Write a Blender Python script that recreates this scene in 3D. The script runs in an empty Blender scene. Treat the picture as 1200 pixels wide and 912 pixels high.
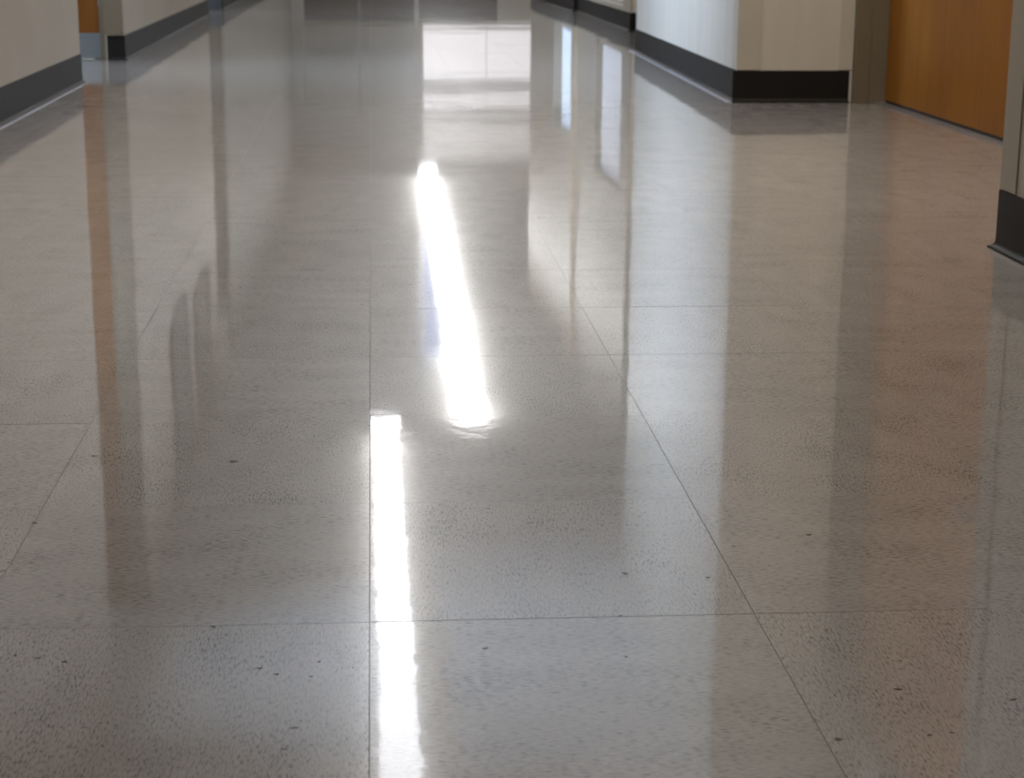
import bpy, bmesh, math, random
from mathutils import Vector, Matrix, noise
random.seed(7)
col = bpy.context.scene.collection
TS = 0.3048                      # vinyl tile size
TX, TY = -0.00786, 1.33299       # tile grid origin
CEIL = 2.5
END = 24.0

# ------------------------------------------------------------------ materials
def new_mat(name):
    m = bpy.data.materials.new(name); m.use_nodes = True
    nt = m.node_tree; nt.nodes.clear()
    out = nt.nodes.new('ShaderNodeOutputMaterial')
    b = nt.nodes.new('ShaderNodeBsdfPrincipled')
    nt.links.new(b.outputs[0], out.inputs[0])
    return m, nt, b
def N(nt, t, **kw):
    n = nt.nodes.new(t)
    for k, v in kw.items(): setattr(n, k, v)
    return n
def ramp(nt, src, stops):
    r = N(nt, 'ShaderNodeValToRGB'); cr = r.color_ramp
    while len(cr.elements) < len(stops): cr.elements.new(0.5)
    for e, (p, c) in zip(cr.elements, stops): e.position = p; e.color = (*c, 1)
    nt.links.new(src, r.inputs[0]); return r.outputs[0]
def mixc(nt, fac, a, b, mode='MIX'):
    n = N(nt, 'ShaderNodeMix', data_type='RGBA', blend_type=mode)
    for i, v in ((0, fac), (6, a), (7, b)):
        if hasattr(v, 'is_linked') or hasattr(v, 'links'): nt.links.new(v, n.inputs[i])
        elif i == 0: n.inputs[0].default_value = v
        else: n.inputs[i].default_value = (*v, 1)
    return n.outputs[2]
def tex_noise(nt, vec, scale, detail=2, rough=.5):
    n = N(nt, 'ShaderNodeTexNoise'); n.inputs['Scale'].default_value = scale
    n.inputs['Detail'].default_value = detail; n.inputs['Roughness'].default_value = rough
    if vec is not None: nt.links.new(vec, n.inputs['Vector'])
    return n.outputs[0]
def mapping(nt, vec, scale=(1,1,1), loc=(0,0,0)):
    m = N(nt, 'ShaderNodeMapping'); m.inputs['Scale'].default_value = scale
    m.inputs['Location'].default_value = loc
    nt.links.new(vec, m.inputs['Vector']); return m.outputs[0]
def add_bump(nt, b, h, dist, strength=1.0, prev=None):
    n = N(nt, 'ShaderNodeBump'); n.inputs['Strength'].default_value = strength
    n.inputs['Distance'].default_value = dist
    nt.links.new(h, n.inputs['Height'])
    if prev is not None: nt.links.new(prev, n.inputs['Normal'])
    if b is not None: nt.links.new(n.outputs[0], b.inputs['Normal'])
    return n.outputs[0]
def paint(name, colr, rough=.45, var=.06, bumpd=.0004, spec=.5, streak=False):
    m, nt, b = new_mat(name)
    tc = N(nt, 'ShaderNodeTexCoord').outputs['Object']
    v = mapping(nt, tc, (6, 6, .5)) if streak else mapping(nt, tc, (1.5, 1.5, 1.5))
    n1 = tex_noise(nt, v, 2.0, 3)
    lo = tuple(c*(1-var) for c in colr); hi = tuple(min(1, c*(1+var)) for c in colr)
    c = ramp(nt, n1, [(.3, lo), (.7, hi)])
    nt.links.new(c, b.inputs['Base Color'])
    b.inputs['Roughness'].default_value = rough
    b.inputs['Specular IOR Level'].default_value = spec
    if bumpd: add_bump(nt, b, tex_noise(nt, tc, 90, 3), bumpd, .5)
    return m
M = {}
M['wall'] = paint('cream_wall_paint', (.385, .35, .285), .45)
M['glazed'] = paint('glossy_cream_wall_paint', (.47, .435, .37), .33, spec=.5, streak=True, bumpd=.0002)
M['wall_dim'] = paint('end_wall_paint', (.36, .345, .32), .5)
M['wall_shaded'] = paint('shaded_taupe_wall', (.23, .215, .19), .55)  # far left wall: its dimmer lighting is put into a darker colour
M['wall_beige'] = paint('beige_wall_paint', (.30, .252, .192), .4)
M['ceiling'] = paint('white_ceiling_tile', (.80, .78, .74), .8, bumpd=.002)
M['guard'] = paint('corner_guard_paint', (.41, .375, .31), .4)
M['base'] = paint('charcoal_vinyl_base', (.009, .0075, .0065), .5, var=.25, bumpd=.0003, spec=.2)
M['frame'] = paint('taupe_frame_paint', (.135, .108, .07), .38)
M['toe_glint'] = paint('pale_toe_glint', (.50, .50, .56), .12, bumpd=0)  # pale strip at the base toe, highlight put into its colour
M['black'] = paint('black_rubber_seal', (.012, .010, .009), .6)
M['housing'] = paint('white_light_housing', (.75, .75, .74), .5, bumpd=0)

def metal(name, colr, rough):
    m, nt, b = new_mat(name)
    tc = N(nt, 'ShaderNodeTexCoord').outputs['Object']
    n1 = tex_noise(nt, mapping(nt, tc, (2, 2, 120)), 3, 2)
    nt.links.new(ramp(nt, n1, [(.3, tuple(c*.85 for c in colr)), (.7, colr)]), b.inputs['Base Color'])
    b.inputs['Metallic'].default_value = .9
    b.inputs['Roughness'].default_value = rough
    return m
M['steel'] = metal('brushed_steel', (.25, .27, .30), .4)
M['dark_metal'] = metal('dark_frame_metal', (.10, .11, .125), .5)
M['threshold'] = metal('grey_metal_threshold', (.42, .42, .43), .4)
def wood(name, c1, c2):
    m, nt, b = new_mat(name)
    tc = N(nt, 'ShaderNodeTexCoord').outputs['Object']
    n1 = tex_noise(nt, mapping(nt, tc, (22, 22, 1.1)), 2.2, 5, .6)
    n2 = tex_noise(nt, mapping(nt, tc, (1.6, 1.6, .9)), 2, 2)
    c = ramp(nt, n1, [(.25, c1), (.75, c2)])
    c = mixc(nt, .55, c, ramp(nt, n2, [(.3, (.55, .45, .4)), (.7, (1, 1, 1))]), 'MULTIPLY')
    nt.links.new(c, b.inputs['Base Color'])
    b.inputs['Roughness'].default_value = .42
    b.inputs['Specular IOR Level'].default_value = .25
    add_bump(nt, b, n1, .0003, .4)
    return m
M['wood'] = wood('honey_oak_veneer', (.20, .074, .005), (.30, .118, .009))
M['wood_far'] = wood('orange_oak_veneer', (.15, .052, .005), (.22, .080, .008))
M['olive'] = paint('olive_board', (.07, .072, .045), .6)
M['brown'] = paint('brown_door_panel', (.045, .032, .02), .5)
def emit(name, colr, s, tint=None):
    m, nt, b = new_mat(name)
    tc = N(nt, 'ShaderNodeTexCoord').outputs['Object']
    n1 = tex_noise(nt, tc, 1.2, 1)
    c = ramp(nt, n1, [(.2, tuple(x*.92 for x in colr)), (.8, colr)])
    b.inputs['Base Color'].default_value = (.8, .8, .8, 1)
    nt.links.new(c, b.inputs['Emission Color'])
    b.inputs['Emission Strength'].default_value = s
    return m
M['tube'] = emit('light_diffuser', (.96, .965, 1.0), 9)
M['tube_far'] = emit('bright_light_diffuser', (.96, .97, 1.0), 13)
M['cool'] = emit('cool_ceiling_spill_glow', (.35, .5, 1.0), .9)  # glow standing in for bluish light spilled on the ceiling
M['day'] = emit('daylit_frosted_glass', (.97, .92, .95), .80)
M['glow_dim'] = emit('dim_added_glow', (.95, .92, .92), .42)  # added glow for the upper end wall
M['day_side'] = emit('daylit_side_glass', (.62, .77, 1.0), 16)
M['day_blue'] = emit('blue_frosted_glass', (.52, .72, 1.0), 1.15)
M['day_dull'] = emit('dull_frosted_glass', (.62, .74, 1.0), .38)

# --- vinyl composition tile: UV = metres inside each tile, quarter-turned tile by tile
def floor_mat():
    m, nt, b = new_mat('polished_vinyl_tile')
    uv = N(nt, 'ShaderNodeUVMap', uv_map='chips').outputs[0]
    pos = N(nt, 'ShaderNodeTexCoord').outputs['Object']
    at = N(nt, 'ShaderNodeAttribute', attribute_name='tint', attribute_type='GEOMETRY').outputs['Fac']
    base = ramp(nt, at, [(0, (.330, .306, .286)), (1, (.355, .331, .310))])
    # fine streaks along u
    s1 = tex_noise(nt, mapping(nt, uv, (130, 560, 1)), 1, 3, .6)
    s2 = tex_noise(nt, mapping(nt, uv, (140, 700, 1), (3, 7, 0)), 1, 1, .5)
    s3 = tex_noise(nt, mapping(nt, uv, (9, 26, 1), (11, 2, 0)), 1, 2, .5)
    c = mixc(nt, 1, base, ramp(nt, s3, [(.3, (.90, .90, .90)), (.7, (1.06, 1.06, 1.06))]), 'MULTIPLY')
    c = mixc(nt, 1, c, ramp(nt, s2, [(.30, (.5, .5, .5)), (.5, (1, 1, 1)), (.8, (1.08, 1.08, 1.07))]), 'MULTIPLY')
    cl = N(nt, 'ShaderNodeMath', operation='MULTIPLY_ADD'); nt.links.new(tex_noise(nt, mapping(nt, uv, (11, 16, 1), (4, 6, 0)), 1, 2), cl.inputs[0])
    cl.inputs[1].default_value = .28; nt.links.new(s1, cl.inputs[2]); cl2 = N(nt, 'ShaderNodeMath', operation='SUBTRACT'); nt.links.new(cl.outputs[0], cl2.inputs[0]); cl2.inputs[1].default_value = .14
    dark = ramp(nt, cl2.outputs[0], [(.32, (.12, .12, .12)), (.44, (1, 1, 1))])
    c = mixc(nt, 1, c, dark, 'MULTIPLY')
    light = ramp(nt, s1, [(.60, (1, 1, 1)), (.72, (1.3, 1.29, 1.26))])
    c = mixc(nt, 1, c, light, 'MULTIPLY')
    # larger rare chips, denser in some places
    v = N(nt, 'ShaderNodeTexVoronoi'); v.inputs['Scale'].default_value = 1
    nt.links.new(mapping(nt, uv, (42, 105, 1), (5, 5, 0)), v.inputs['Vector'])
    d = tex_noise(nt, mapping(nt, uv, (6, 6, 1), (1, 9, 0)), 1, 1)
    mth = N(nt, 'ShaderNodeMath', operation='MULTIPLY_ADD')
    nt.links.new(d, mth.inputs[0]); mth.inputs[1].default_value = -.65
    nt.links.new(v.outputs['Distance'], mth.inputs[2])
    c = mixc(nt, 1, c, ramp(nt, mth.outputs[0], [(-.0, (1, 1, 1)), (.0, (1, 1, 1))]) if False else
             ramp(nt, (lambda a: (nt.links.new(mth.outputs[0], a.inputs[0]), a.outputs[0])[1])(
                 (lambda a: (a.inputs.__getitem__(1).__setattr__('default_value', .42), a)[1])(N(nt, 'ShaderNodeMath', operation='ADD'))),
                 [(.10, (.5, .5, .51)), (.16, (1, 1, 1))]), 'MULTIPLY')
    nt.links.new(c, b.inputs['Base Color'])
    # broad undulation and fine orange peel of the wax
    w1 = tex_noise(nt, mapping(nt, pos, (1, 1, 1)), 2.3, 1)
    w2 = tex_noise(nt, pos, 38, 2)
    w3 = tex_noise(nt, mapping(nt, uv, (150, 420, 1)), 1, 1)
    n = add_bump(nt, None, w1, FB[0])
    n = add_bump(nt, None, w2, FB[1], prev=n)
    add_bump(nt, b, w3, FB[2])
    b.inputs['Roughness'].default_value = FR[0]
    b.inputs['Specular IOR Level'].default_value = .2
    b.inputs['IOR'].default_value = 1.5
    b.inputs['Coat Weight'].default_value = FR[1]
    b.inputs['Coat Roughness'].default_value = FR[2]
    b.inputs['Coat IOR'].default_value = 1.38
    nt.links.new(n, b.inputs['Coat Normal'])
    return m
FB = (.0009, .00007, .00001)
FR = (.35, 1.0, .04)
M['floor'] = floor_mat()
M['seam'] = paint('tile_seam', (.17, .15, .125), .5, bumpd=0)
M['chip'] = paint('dark_vinyl_chip', (.045, .042, .043), .2, bumpd=0)

# ------------------------------------------------------------------ helpers
def link(name, bm, mats, parent=None, bevel=0):
    bmesh.ops.recalc_face_normals(bm, faces=bm.faces)
    if bevel:
        bmesh.ops.bevel(bm, geom=[e for e in bm.edges if e.calc_length() > 4*bevel], offset=bevel, segments=2, affect='EDGES', profile=.7)
    me = bpy.data.meshes.new(name); bm.to_mesh(me); bm.free()
    for m in (mats if isinstance(mats, (list, tuple)) else [mats]): me.materials.append(M[m])
    o = bpy.data.objects.new(name, me); col.objects.link(o)
    if parent: o.parent = parent
    return o
def box(bm, x0, x1, y0, y1, z0, z1):
    vs = [bm.verts.new((x, y, z)) for z in (z0, z1) for x, y in ((x0,y0),(x1,y0),(x1,y1),(x0,y1))]
    for f in ((0,1,2,3),(4,5,6,7),(0,1,5,4),(1,2,6,5),(2,3,7,6),(3,0,4,7)): bm.faces.new([vs[i] for i in f])
def prism(bm, pts, z0, z1):
    a = [bm.verts.new((x, y, z0)) for x, y in pts]; b = [bm.verts.new((x, y, z1)) for x, y in pts]
    bm.faces.new(a); bm.faces.new(b)
    for i in range(len(a)):
        j = (i+1) % len(a); bm.faces.new((a[i], a[j], b[j], b[i]))
def S(o): o['kind'] = 'structure'; return o
def struct_box(name, mat, *b, bevel=0, parent=None):
    bm = bmesh.new(); box(bm, *b); o = link(name, bm, mat, parent, bevel)
    return o if parent else S(o)
def struct_prism(name, mat, pts, z0=0, z1=CEIL, bevel=.0025):
    bm = bmesh.new(); prism(bm, pts, z0, z1); return S(link(name, bm, mat, None, bevel))

# ------------------------------------------------------------------ floor: individual slightly uneven tiles in one mesh
def make_floor():
    bm = bmesh.new(); uvl = bm.loops.layers.uv.new('chips'); tl = bm.faces.layers.float.new('tint')
    g, c = .0001, .00024
    for j in range(-15, 76):
        for i in range(-16, 13):
            cx, cy = TX+(i+.5)*TS, TY+(j+.5)*TS
            h = TS/2
            tx, ty = random.gauss(0, .0004), random.gauss(0, .00045); z = random.uniform(-.0001, 0)
            if j > 40: tx *= .6; ty *= .6
            rows = []
            for r, dz in ((h-g, -.00015), (h-g-c, 0)):
                rows.append([bm.verts.new((cx+sx*r, cy+sy*r, z+dz+sx*r*tx+sy*r*ty)) for sx, sy in ((-1,-1),(1,-1),(1,1),(-1,1))])
            fs = [bm.faces.new(rows[1])]
            for k in range(4): fs.append(bm.faces.new((rows[0][k], rows[0][(k+1)%4], rows[1][(k+1)%4], rows[1][k])))
            turn = (i+j) % 2 == 1; ox, oy = random.uniform(0, 40), random.uniform(0, 40); t = random.random()
            for q, f in enumerate(fs):
                f[tl] = t; f.material_index = 0 if q == 0 else 1
                for l in f.loops:
                    x, y = l.vert.co.x-cx, l.vert.co.y-cy
                    l[uvl].uv = (x+ox, y+oy) if turn else (y+ox, -x+oy)
    x0, x1, y0, y1 = TX-16*TS, TX+13*TS, TY-15*TS, TY+76*TS
    f = bm.faces.new([bm.verts.new(v) for v in ((x0,y0,-.0012),(x1,y0,-.0012),(x1,y1,-.0012),(x0,y1,-.0012))]); f.material_index = 1
    # stray dark chips pressed into the tiles
    spots = [(-.147,1.785,7),(-.312,1.596,5),(-.129,1.331,4),(.207,1.432,5),(-.058,1.141,4),(-.088,1.246,3.2),(.369,1.18,4),
             (.306,1.101,4.5),(.103,1.616,4),(-.075,1.234,3),(-.05,1.228,2.6),(-.27,1.28,3),(-.253,1.274,2.6),(-.232,1.266,3),
             (.079,1.274,4),(.386,1.523,5),(.312,1.496,3.5),(.275,1.418,3),(-.29,1.812,5),(.183,1.251,2.6),(.446,1.157,4),
             (-.064,1.108,3.5),(.369,1.103,3.4),(.385,1.106,2.6),(-.02,1.243,2.2),(-.045,1.255,2.4),(.19,1.335,2.5),(-.2,1.15,2.4),(-.19,1.156,2)]
    for x, y, r in spots:
        r *= .00045; a = random.uniform(-.7, .7); n = 9; vs = []
        for k in range(n):
            th = k*2*math.pi/n; rr = r*random.uniform(.55, 1.25)
            px, py = rr*1.6*math.cos(th), rr*1.1*math.sin(th)
            vs.append(bm.verts.new((x+px*math.cos(a)-py*math.sin(a), y+px*math.sin(a)+py*math.cos(a), .00012)))
        f = bm.faces.new(vs); f.material_index = 2
    me = bpy.data.meshes.new('floor')
    for f in bm.faces:
        if f.normal.z == 0: f.normal_update()
    bm.normal_update()
    for f in bm.faces:
        if f.normal.z < 0: f.normal_flip()
    bm.to_mesh(me); bm.free()
    for k in ('floor', 'seam', 'chip'): me.materials.append(M[k])
    o = bpy.data.objects.new('floor', me); col.objects.link(o); S(o)
make_floor()

# ------------------------------------------------------------------ shell
struct_box('ceiling', 'ceiling', -4.8, 3.9, -3.2, END+.4, CEIL, CEIL+.1)
# right side
struct_prism('wall_right', 'glazed', [(1.062,-3.1),(1.075,3.03),(1.80,3.03),(1.80,-3.1)])
struct_box('wall_right_alcove', 'wall', 1.70, 1.80, 3.03, 5.83, 0, CEIL)
struct_box('wall_right_alcove_header', 'wall', 1.645, 1.70, 3.03, 5.83, 2.12, CEIL)
struct_box('wall_right_alcove_jamb', 'wall', 1.645, 1.70, 3.03, 4.45, 0, 2.12)
struct_prism('wall_right_pillar', 'glazed', [(1.168,5.83),(1.545,5.83),(1.60,5.90),(1.95,5.90),(1.95,8.48),(1.218,8.48)])
struct_box('wall_right_recess', 'wall', 1.95, 2.05, 5.9, 10.3, 0, CEIL)
F1, F2 = (1.437, 10.23), (1.434, 12.85)
G1, G2 = (1.405, 12.86), (1.34, 15.6)
# far right wall, with two low frosted side windows let into it
def wall_with_hole(name, mat, a, b, y0, y1, z0, z1, th=.22):
    bm = bmesh.new()
    def X(y): return a[0]+(b[0]-a[0])*(y-a[1])/(b[1]-a[1])
    def seg(ya, yb, za, zb): prism(bm, [(X(ya),ya),(X(yb),yb),(X(yb)+th,yb),(X(ya)+th,ya)], za, zb)
    seg(a[1], y0, 0, CEIL); seg(y1, b[1], 0, CEIL); seg(y0, y1, 0, z0); seg(y0, y1, z1, CEIL)
    return S(link(name, bm, mat)), X
_, X2 = wall_with_hole('wall_right_far', 'glazed', F1, F2, 10.55, 11.75, .13, .95)
_, X3 = wall_with_hole('wall_right_distant', 'glazed', G1, G2, 12.97, 13.95, .13, .86)
def side_window(name, X, y0, y1, z0, z1, mat):
    r = bpy.data.objects.new(name, None); col.objects.link(r); r.location = (X(y0)+.02, (y0+y1)/2, z0); S(r)
    bm = bmesh.new(); t = .02
    for b in ((0,.04,-(y1-y0)/2,(y1-y0)/2,0,t),(0,.04,-(y1-y0)/2,(y1-y0)/2,z1-z0-t,z1-z0),
              (0,.04,-(y1-y0)/2,-(y1-y0)/2+t,t,z1-z0-t),(0,.04,(y1-y0)/2-t,(y1-y0)/2,t,z1-z0-t)): box(bm, *b)
    link('window_frame', bm, 'guard', r)
    bm = bmesh.new(); box(bm, .018, .026, -(y1-y0)/2+t, (y1-y0)/2-t, t, z1-z0-t); link('pane', bm, mat, r)
side_window('window_2', X2, 10.55, 11.75, .13, .95, 'day_dull')
side_window('window_3', X3, 12.97, 13.95, .13, .86, 'day_blue')
struct_prism('wall_right_return', 'wall', [(1.56,15.4),(1.56,15.6),(3.6,15.6),(3.6,15.4)])
struct_box('wall_right_end', 'wall', 3.3, 3.4, 15.6, END, 0, CEIL)
struct_prism('wall_right_recess_return', 'wall', [(1.657,10.23),(1.95,10.3),(1.95,10.2),(1.657,10.2)])
M['return'] = paint('lightened_return_tone', (.78, .68, .54), .5)  # brightness put into the colour of return faces that get no light
struct_box('lightened_return_1', 'return', 1.45, 1.60, 10.222, 10.229, .104, CEIL-.01)
struct_box('lightened_return_2', 'return', 1.407, 1.433, 12.850, 12.858, .104, CEIL-.01)
# left side
struct_prism('wall_left', 'wall_beige', [(-1.018,-3.1),(-1.034,6.61),(-1.17,6.61),(-1.17,-3.1)])
struct_prism('wall_left_middle', 'wall_beige', [(-1.034,7.79),(-1.060,12.10),(-1.19,12.10),(-1.19,7.98),(-1.112,7.98),(-1.112,7.79)])
struct_prism('wall_left_far', 'wall_shaded', [(-1.036,12.93),(-1.04,END),(-1.18,END),(-1.18,12.93)])
struct_box('wall_left_header', 'wall', -1.17, -1.04, 6.61, 7.79, 2.46, CEIL)
struct_box('wall_left_far_header', 'wall', -1.18, -1.055, 12.10, 12.93, 2.1, CEIL)
# side room behind the first left doorway and lobby behind the second
struct_box('wall_left_room_front', 'wall', -4.3, -1.17, 4.6, 4.7, 0, CEIL)
struct_box('wall_left_room_back', 'wall', -4.3, -1.19, 9.3, 9.4, 0, CEIL)
struct_box('wall_left_lobby_back', 'wall', -4.3, -1.18, 14.6, 14.7, 0, CEIL)
def big_window(name, plane, u0, u1, z0, z1, mat, nm, axis):
    # window lying in the plane y=plane (axis 'y') or x=plane (axis 'x')
    r = bpy.data.objects.new(name, None); col.objects.link(r); S(r)
    r.location = ((u0+u1)/2, plane, z0) if axis == 'y' else (plane, (u0+u1)/2, z0)
    w = (u1-u0)/2; h = z1-z0; t = .035
    def bx(bm, a0, a1, d0, d1, c0, c1):
        if axis == 'y': box(bm, a0, a1, d0, d1, c0, c1)
        else: box(bm, d0, d1, a0, a1, c0, c1)
    bm = bmesh.new()
    bx(bm, -w, w, -.03, .03, 0, t); bx(bm, -w, w, -.03, .03, h-t, h)
    bx(bm, -w, -w+t*.3, -.03, .03, t, h-t); bx(bm, w-t*.3, w, -.03, .03, t, h-t)
    link('window_frame', bm, 'housing', r)
    for k in range(nm):
        a = -w+2*w*k/nm; b = -w+2*w*(k+1)/nm
        bm = bmesh.new(); bx(bm, a+.003, b-.003, -.006, .006, t, h-t); link('pane', bm, mat, r)
def wall_hole_x(name, mat, x0, x1, y0, y1, h0, h1, z0, z1):
    bm = bmesh.new()
    box(bm, x0, x1, y0, h0, 0, CEIL); box(bm, x0, x1, h1, y1, 0, CEIL); box(bm, x0, x1, h0, h1, 0, z0); box(bm, x0, x1, h0, h1, z1, CEIL)
    S(link(name, bm, mat))
wall_hole_x('wall_left_room_outer', 'wall', -4.4, -4.3, 4.7, 9.3, 5.6, 9.0, .7, 2.2)
big_window('window_4', -4.35, 5.6, 9.0, .7, 2.2, 'day_side', 4, 'x')
wall_hole_x('wall_left_lobby_outer', 'wall', -4.4, -4.3, 9.4, 14.6, 11.0, 14.4, .7, 2.2)
big_window('window_5', -4.35, 11.0, 14.4, .7, 2.2, 'day_side', 4, 'x')
# end wall with the big bright window on the right and double doors on the left
bm = bmesh.new()
box(bm, -1.18, .64, END, END+.12, 2.1, CEIL)
box(bm, .60, .648, END, END+.12, 0, 2.1)
box(bm, .64, 3.3, END, END+.12, 0, .63); box(bm, .64, 3.3, END, END+.12, 2.40, CEIL); box(bm, .64, 2.33, END, END+.12, 1.74, 1.80); box(bm, .648, 2.33, END, END+.12, 1.37, 1.48)
box(bm, 2.33, 3.3, END, END+.12, .63, 2.40)
S(link('wall_end', bm, 'wall'))
big_window('window_1', END+.04, .65, 2.32, .63, 1.37, 'day', 2, 'y')
big_window('window_6', END+.04, .65, 2.32, 1.48, 1.74, 'day', 2, 'y')
big_window('end_wall_glow', END+.04, .65, 2.32, 1.80, 2.40, 'glow_dim', 2, 'y')  # added glowing pane, lightens the end wall and its smear in the floor
struct_box('wall_end_wainscot', 'brown', .60, 1.62, END-.02, END, 0, .60)
d = bpy.data.objects.new('door_3', None); col.objects.link(d); d.location = (-.2, END+.03, 0); S(d)
bm = bmesh.new(); box(bm, -.85, -.69, -.05, .04, 0, 2.1); box(bm, .75, .80, -.05, .04, 0, 2.1); box(bm, -.69, .75, -.05, .04, 2.04, 2.1)
link('door_frame', bm, 'wall_dim', d)
for s in (-.68, .035):
    bm = bmesh.new(); box(bm, s, s+.705, -.01, .03, .60, 2.035); link('door_leaf', bm, 'wall_dim', d)
    bm = bmesh.new(); box(bm, s, s+.705, -.014, .03, .012, .60); link('kick_panel', bm, 'brown', d)
    bm = bmesh.new(); box(bm, s+.05, s+.655, -.06, -.04, .98, 1.02); box(bm, s+.05, s+.09, -.05, -.01, .985, 1.015); box(bm, s+.61, s+.65, -.05, -.01, .985, 1.015)
    link('push_bar', bm, 'steel', d)
# near end wall behind the photographer
struct_box('wall_back', 'wall', -1.3, 1.8, -3.2, -3.1, 0, CEIL)

# ------------------------------------------------------------------ cove base
def cove(name, pts, h=.102, cap=True, toe_glint=None):
    """pts: path on the floor; the room lies on the right-hand side of the path direction"""
    prof = [(0, h), (.0028, h), (.0032, h-.001), (.0032, .016)]
    for k in range(1, 7):
        a = k*math.pi/12; prof.append((.0032+.0105*(1-math.cos(a)), .016-.0125*math.sin(a)))
    prof += [(.0135, .0018), (.0138, .0)]
    bm = bmesh.new(); P = [Vector(p) for p in pts]; rings = []
    for i, p in enumerate(P):
        dirs = []
        if i > 0: dirs.append((P[i]-P[i-1]).normalized())
        if i < len(P)-1: dirs.append((P[i+1]-P[i]).normalized())
        ns = [Vector((q.y, -q.x)) for q in dirs]
        n = sum(ns, Vector((0, 0)))
        n = n.normalized() / max(.3, n.normalized().dot(ns[0]))
        rings.append([bm.verts.new((p.x+n.x*u, p.y+n.y*u, z)) for u, z in prof+[(0, 0)]])
    m = len(rings[0])
    for a, b in zip(rings, rings[1:]):
        for k in range(m): bm.faces.new((a[k], a[(k+1) % m], b[(k+1) % m], b[k]))
    if cap: bm.faces.new(rings[0]); bm.faces.new(rings[-1])
    if toe_glint:
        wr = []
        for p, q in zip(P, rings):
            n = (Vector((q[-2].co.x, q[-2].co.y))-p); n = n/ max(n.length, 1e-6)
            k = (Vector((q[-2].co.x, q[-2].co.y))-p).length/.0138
            wr.append([bm.verts.new((p.x+n.x*u*k, p.y+n.y*u*k, z)) for u, z in ((.0136, 0), (.0136, .0019), (.0136+toe_glint*.5, .0016), (.0136+toe_glint, .0002), (.0136+toe_glint, 0))])
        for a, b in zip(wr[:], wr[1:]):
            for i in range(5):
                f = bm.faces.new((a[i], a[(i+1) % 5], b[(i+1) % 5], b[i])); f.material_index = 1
    o = S(link(name, bm, ['base', 'toe_glint']))
    return o
cove('baseboard_right', [(1.80,3.03),(1.075,3.03),(1.062,-3.1)])
cove('baseboard_right_pillar', [(1.95,8.48),(1.218,8.48),(1.168,5.83)], toe_glint=.018)
cove('baseboard_right_pillar_front', [(1.1545,5.83),(1.536,5.83)])
cove('baseboard_right_far', [G2, G1, (1.434, 12.852), F2, F1, (1.93, 10.2)])
cove('baseboard_left', [(-1.018,-3.1),(-1.034,6.61),(-1.17,6.61)], toe_glint=.009)
cove('baseboard_left_middle', [(-1.105,7.79),(-1.034,7.79),(-1.060,12.10),(-1.19,12.10)])
cove('baseboard_left_far', [(-1.18,12.93),(-1.036,12.93),(-1.04,END-.06)])

# ------------------------------------------------------------------ corner guards (painted, a little proud of the wall)
def guard(name, segs, z0=.104, z1=CEIL-.02):
    bm = bmesh.new()
    for s in segs: prism(bm, s, z0, z1)
    S(link(name, bm, 'guard', None, .0008))
guard('trim_1', [[(1.1745,3.033),(1.0725,3.033),(1.0723,2.955),(1.0749,2.955),(1.076,3.03),(1.1745,3.03)]])
guard('trim_2', [[(1.1665,5.91),(1.1655,5.8275),(1.245,5.8275),(1.245,5.83),(1.168,5.83),(1.169,5.91)]])
guard('trim_3', [[(1.500,5.8275),(1.5455,5.8275),(1.5455,5.830),(1.500,5.830)]])

# ------------------------------------------------------------------ right door
d = bpy.data.objects.new('door_1', None); col.objects.link(d); d.location = (1.645, 5.15, 0); S(d)
def part(name, mat, *b, bevel=.002):
    bm = bmesh.new(); box(bm, *b); return link(name, bm, mat, d, bevel)
part('door_leaf', 'wood', 0, .045, -.63, .635, .012, 2.08)
bm = bmesh.new()
box(bm, -.098, .055, .655, .75, 0, 2.12); box(bm, -.05, .055, .638, .655, 0, 2.10)
box(bm, -.018, .055, -.70, -.636, 0, 2.12); box(bm, -.018, .055, -.70, .75, 2.085, 2.14)
link('door_frame', bm, 'frame', d, .002)
part('door_seal', 'black', .004, .04, -.63, .635, .0, .013, bevel=0)
part('threshold', 'threshold', -.03, .05, -.636, .638, 0, .003, bevel=.001)
h = part('door_handle', 'steel', -.05, -.035, -.56, -.44, 1.0, 1.02, bevel=.004)
part('lock_plate', 'steel', -.004, 0, -.60, -.54, .93, 1.09, bevel=.001)
bm = bmesh.new(); box(bm, -.04, -.003, -.56, -.54, 1.0, 1.02); link('handle_post', bm, 'steel', h, .002)

# ------------------------------------------------------------------ left open door (leaf stands across the side room)
d = bpy.data.objects.new('door_2', None); col.objects.link(d); d.location = (-1.115, 7.86, 0); S(d)
part('door_leaf', 'wood_far', -.92, -.028, 0, .045, .108, 2.07)
part('transom_panel', 'wood_far', -.92, -.028, 0, .045, 2.09, 2.46)
part('kick_plate', 'steel', -.92, -.028, -.004, .045, .006, .108, bevel=.001)
part('door_frame', 'frame', -.026, 0, -.02, .06, 0, 2.46)
part('jamb_face', 'frame', .003, .0795, -.092, -.0705, .104, 2.46)
part('hinge', 'steel', -.03, -.02, -.012, .0, .22, .32, bevel=.001)
h = part('door_handle', 'steel', -.86, -.74, -.065, -.05, 1.0, 1.02, bevel=.004)
bm = bmesh.new(); box(bm, -.86, -.84, -.055, -.003, 1.0, 1.02); link('handle_post', bm, 'steel', h, .002)
# second left doorway: steel frame
d = bpy.data.objects.new('door_4', None); col.objects.link(d); d.location = (-1.11, 12.9, 0); S(d)
part('door_frame', 'frame', -.07, .068, -.05, .025, .12, 2.1)
part('frame_foot', 'dark_metal', -.07, .069, -.052, .025, 0, .12)

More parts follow.
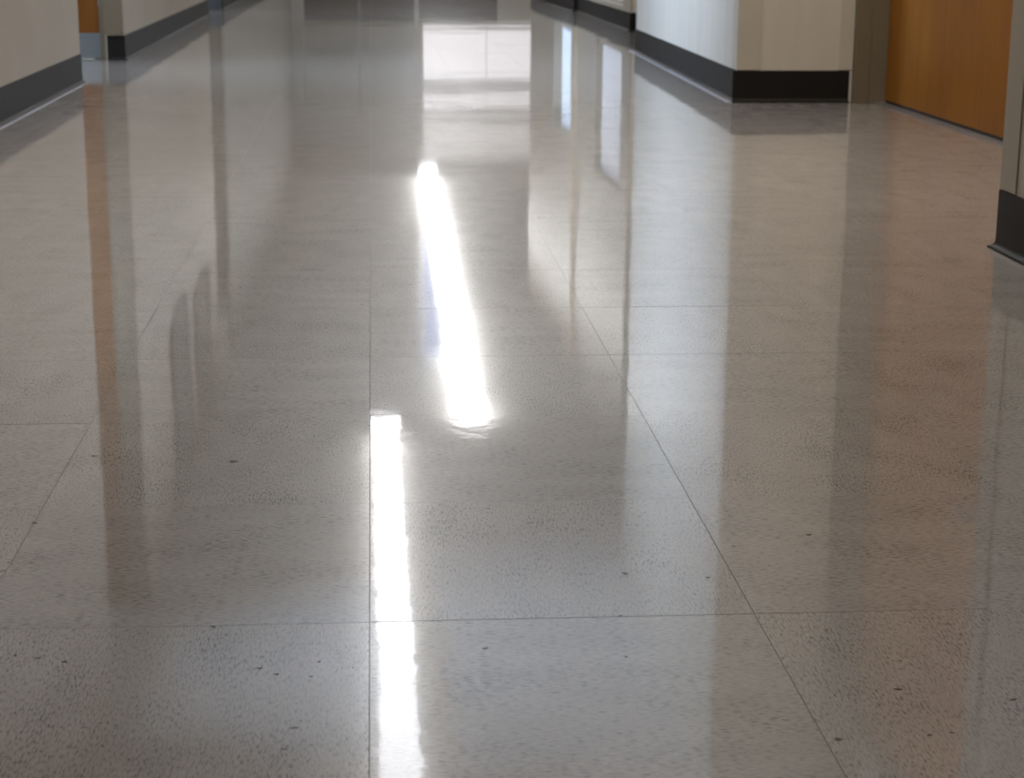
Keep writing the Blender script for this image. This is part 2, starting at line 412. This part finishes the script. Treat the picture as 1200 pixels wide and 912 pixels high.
# ------------------------------------------------------------------ ceiling lights
def ceiling_light(label, x0, x1, y0, y1, mat, w, side=None):
    """long surface fitting; x0/x1 its centre line at y0/y1"""
    r = bpy.data.objects.new('ceiling_light', None); col.objects.link(r)
    cx, cy = (x0+x1)/2, (y0+y1)/2; r.location = (cx, cy, CEIL)
    r['label'] = label; r['category'] = 'ceiling light'
    L = (y1-y0)/2; dx = (x1-x0)/2
    def strip(bm, u0, u1, za, zb, e=0):
        prism(bm, [(-dx+u0, -L+e), (-dx+u1, -L+e), (dx+u1, L-e), (dx+u0, L-e)], za, zb)
    bm = bmesh.new(); strip(bm, -w/4, w/4, -.05, 0, .5); link('housing', bm, 'housing', r, .002)
    bm = bmesh.new(); strip(bm, -w/2, w/2, -.11, -.05, .01); link('diffuser', bm, mat, r, .004)
    for e in (-1, 1):
        bm = bmesh.new(); X = e*dx; Y = e*(L-.005)
        box(bm, X-w/2-.014, X+w/2+.014, Y-.008, Y+.008, -.113, -.047); link('end_cap', bm, mat, r, .001)
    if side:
        bm = bmesh.new(); prism(bm, [(px-cx, py-cy) for px, py in side], -.07, -.055); link('spill_glow', bm, 'cool', r)  # glowing sheet shaped like the light spill beside the fitting
    return r
ceiling_light('slim white ceiling light mirrored as the lower straight streak in the floor', .076, .052, 4.9, 10.75, 'tube', .15)
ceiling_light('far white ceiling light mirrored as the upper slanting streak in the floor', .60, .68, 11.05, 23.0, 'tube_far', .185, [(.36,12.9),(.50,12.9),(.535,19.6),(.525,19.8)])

for y0, y1, z0, z1, lab in ((9.1, 9.85, 1.45, 2.4, 'dark olive wall board on the left wall, the nearer of the two above the base'),
                            (10.45, 11.3, 1.55, 2.35, 'dark olive wall board on the left wall, the farther of the two above the base')):
    xa = -1.034-.026*(y0-7.79)/4.31; xb = -1.034-.026*(y1-7.79)/4.31
    r = bpy.data.objects.new('notice_board', None); col.objects.link(r); r['label'] = lab; r['category'] = 'notice board'; r['group'] = 'boards on the left wall'
    bm = bmesh.new(); prism(bm, [(xa, y0), (xb, y1), (xb+.012, y1), (xa+.012, y0)], z0, z1); link('board', bm, 'olive', r)
    bm = bmesh.new()
    for u0, u1, v0, v1 in ((0, 1, z0-.03, z0), (0, 1, z1, z1+.03), (-.04, 0, z0-.03, z1+.03), (1, 1.04, z0-.03, z1+.03)):
        pa = (xa+(xb-xa)*u0, y0+(y1-y0)*u0); pb = (xa+(xb-xa)*u1, y0+(y1-y0)*u1)
        prism(bm, [pa, pb, (pb[0]+.02, pb[1]), (pa[0]+.02, pa[1])], v0, v1)
    link('board_frame', bm, 'frame', r)

# ------------------------------------------------------------------ camera
cd = bpy.data.cameras.new('camera'); cam = bpy.data.objects.new('camera', cd); col.objects.link(cam)
F = Vector((0.07444815, 0.96702125, -0.2435721)); R = Vector((0.99715144, -0.07515232, 0.00641369)); U = Vector((0.01210283, 0.24335576, 0.96986159))
m = Matrix(((R.x, U.x, -F.x, 0), (R.y, U.y, -F.y, 0), (R.z, U.z, -F.z, .52224), (0, 0, 0, 1)))
cam.matrix_world = m
cd.sensor_width = 36; cd.lens = 2121.83*36/1200; cd.sensor_fit = 'HORIZONTAL'
cd.clip_start = .05; cd.clip_end = 100
cd.dof.use_dof = True; cd.dof.focus_distance = 1.8; cd.dof.aperture_fstop = 17
sc = bpy.context.scene; sc.camera = cam

# ------------------------------------------------------------------ added fill lights, none of them a fixture
ld = bpy.data.lights.new('corridor_fill', 'AREA'); ld.energy = 6; ld.shape = 'RECTANGLE'; ld.size = 1.2; ld.size_y = 2.4; ld.color = (1, .94, .88)  # added fill over the near corridor, unseen
lo = bpy.data.objects.new('corridor_fill', ld); col.objects.link(lo); lo.location = (-.3, .6, CEIL-.03)

l2 = bpy.data.lights.new('alcove_fill', 'AREA'); l2.energy = 50; l2.shape = 'RECTANGLE'; l2.size = .6; l2.size_y = 1.2; l2.color = (1, .93, .85)  # added fill, brightens the floor and wall faces around the alcove
lo2 = bpy.data.objects.new('alcove_fill', l2); col.objects.link(lo2); lo2.location = (.85, 4.1, CEIL-.03)
l3 = bpy.data.lights.new('doorway_fill', 'AREA'); l3.energy = 55; l3.shape = 'RECTANGLE'; l3.size = .8; l3.size_y = .9; l3.color = (.50, .68, 1.0); l3.spread = math.radians(80)  # added bluish fill, boosts daylight on the upper pillar wall
lo3 = bpy.data.objects.new('doorway_fill', l3); col.objects.link(lo3); lo3.location = (-1.9, 7.15, .80)
lo3.rotation_euler = (Vector((1.2, 7.3, 1.6))-lo3.location).to_track_quat('-Z', 'Y').to_euler()
w = bpy.data.worlds.new('world'); sc.world = w; w.use_nodes = True
w.node_tree.nodes['Background'].inputs[0].default_value = (.8, .85, 1, 1)
w.node_tree.nodes['Background'].inputs[1].default_value = .15
sc.view_settings.view_transform = 'Standard'
sc.view_settings.look = 'None'
sc.view_settings.exposure = -.07
sc.cycles.use_denoising = True
sc.cycles.use_adaptive_sampling = False
sc.cycles.max_bounces = 10; sc.cycles.diffuse_bounces = 6; sc.cycles.glossy_bounces = 6
sc.cycles.sample_clamp_indirect = 6
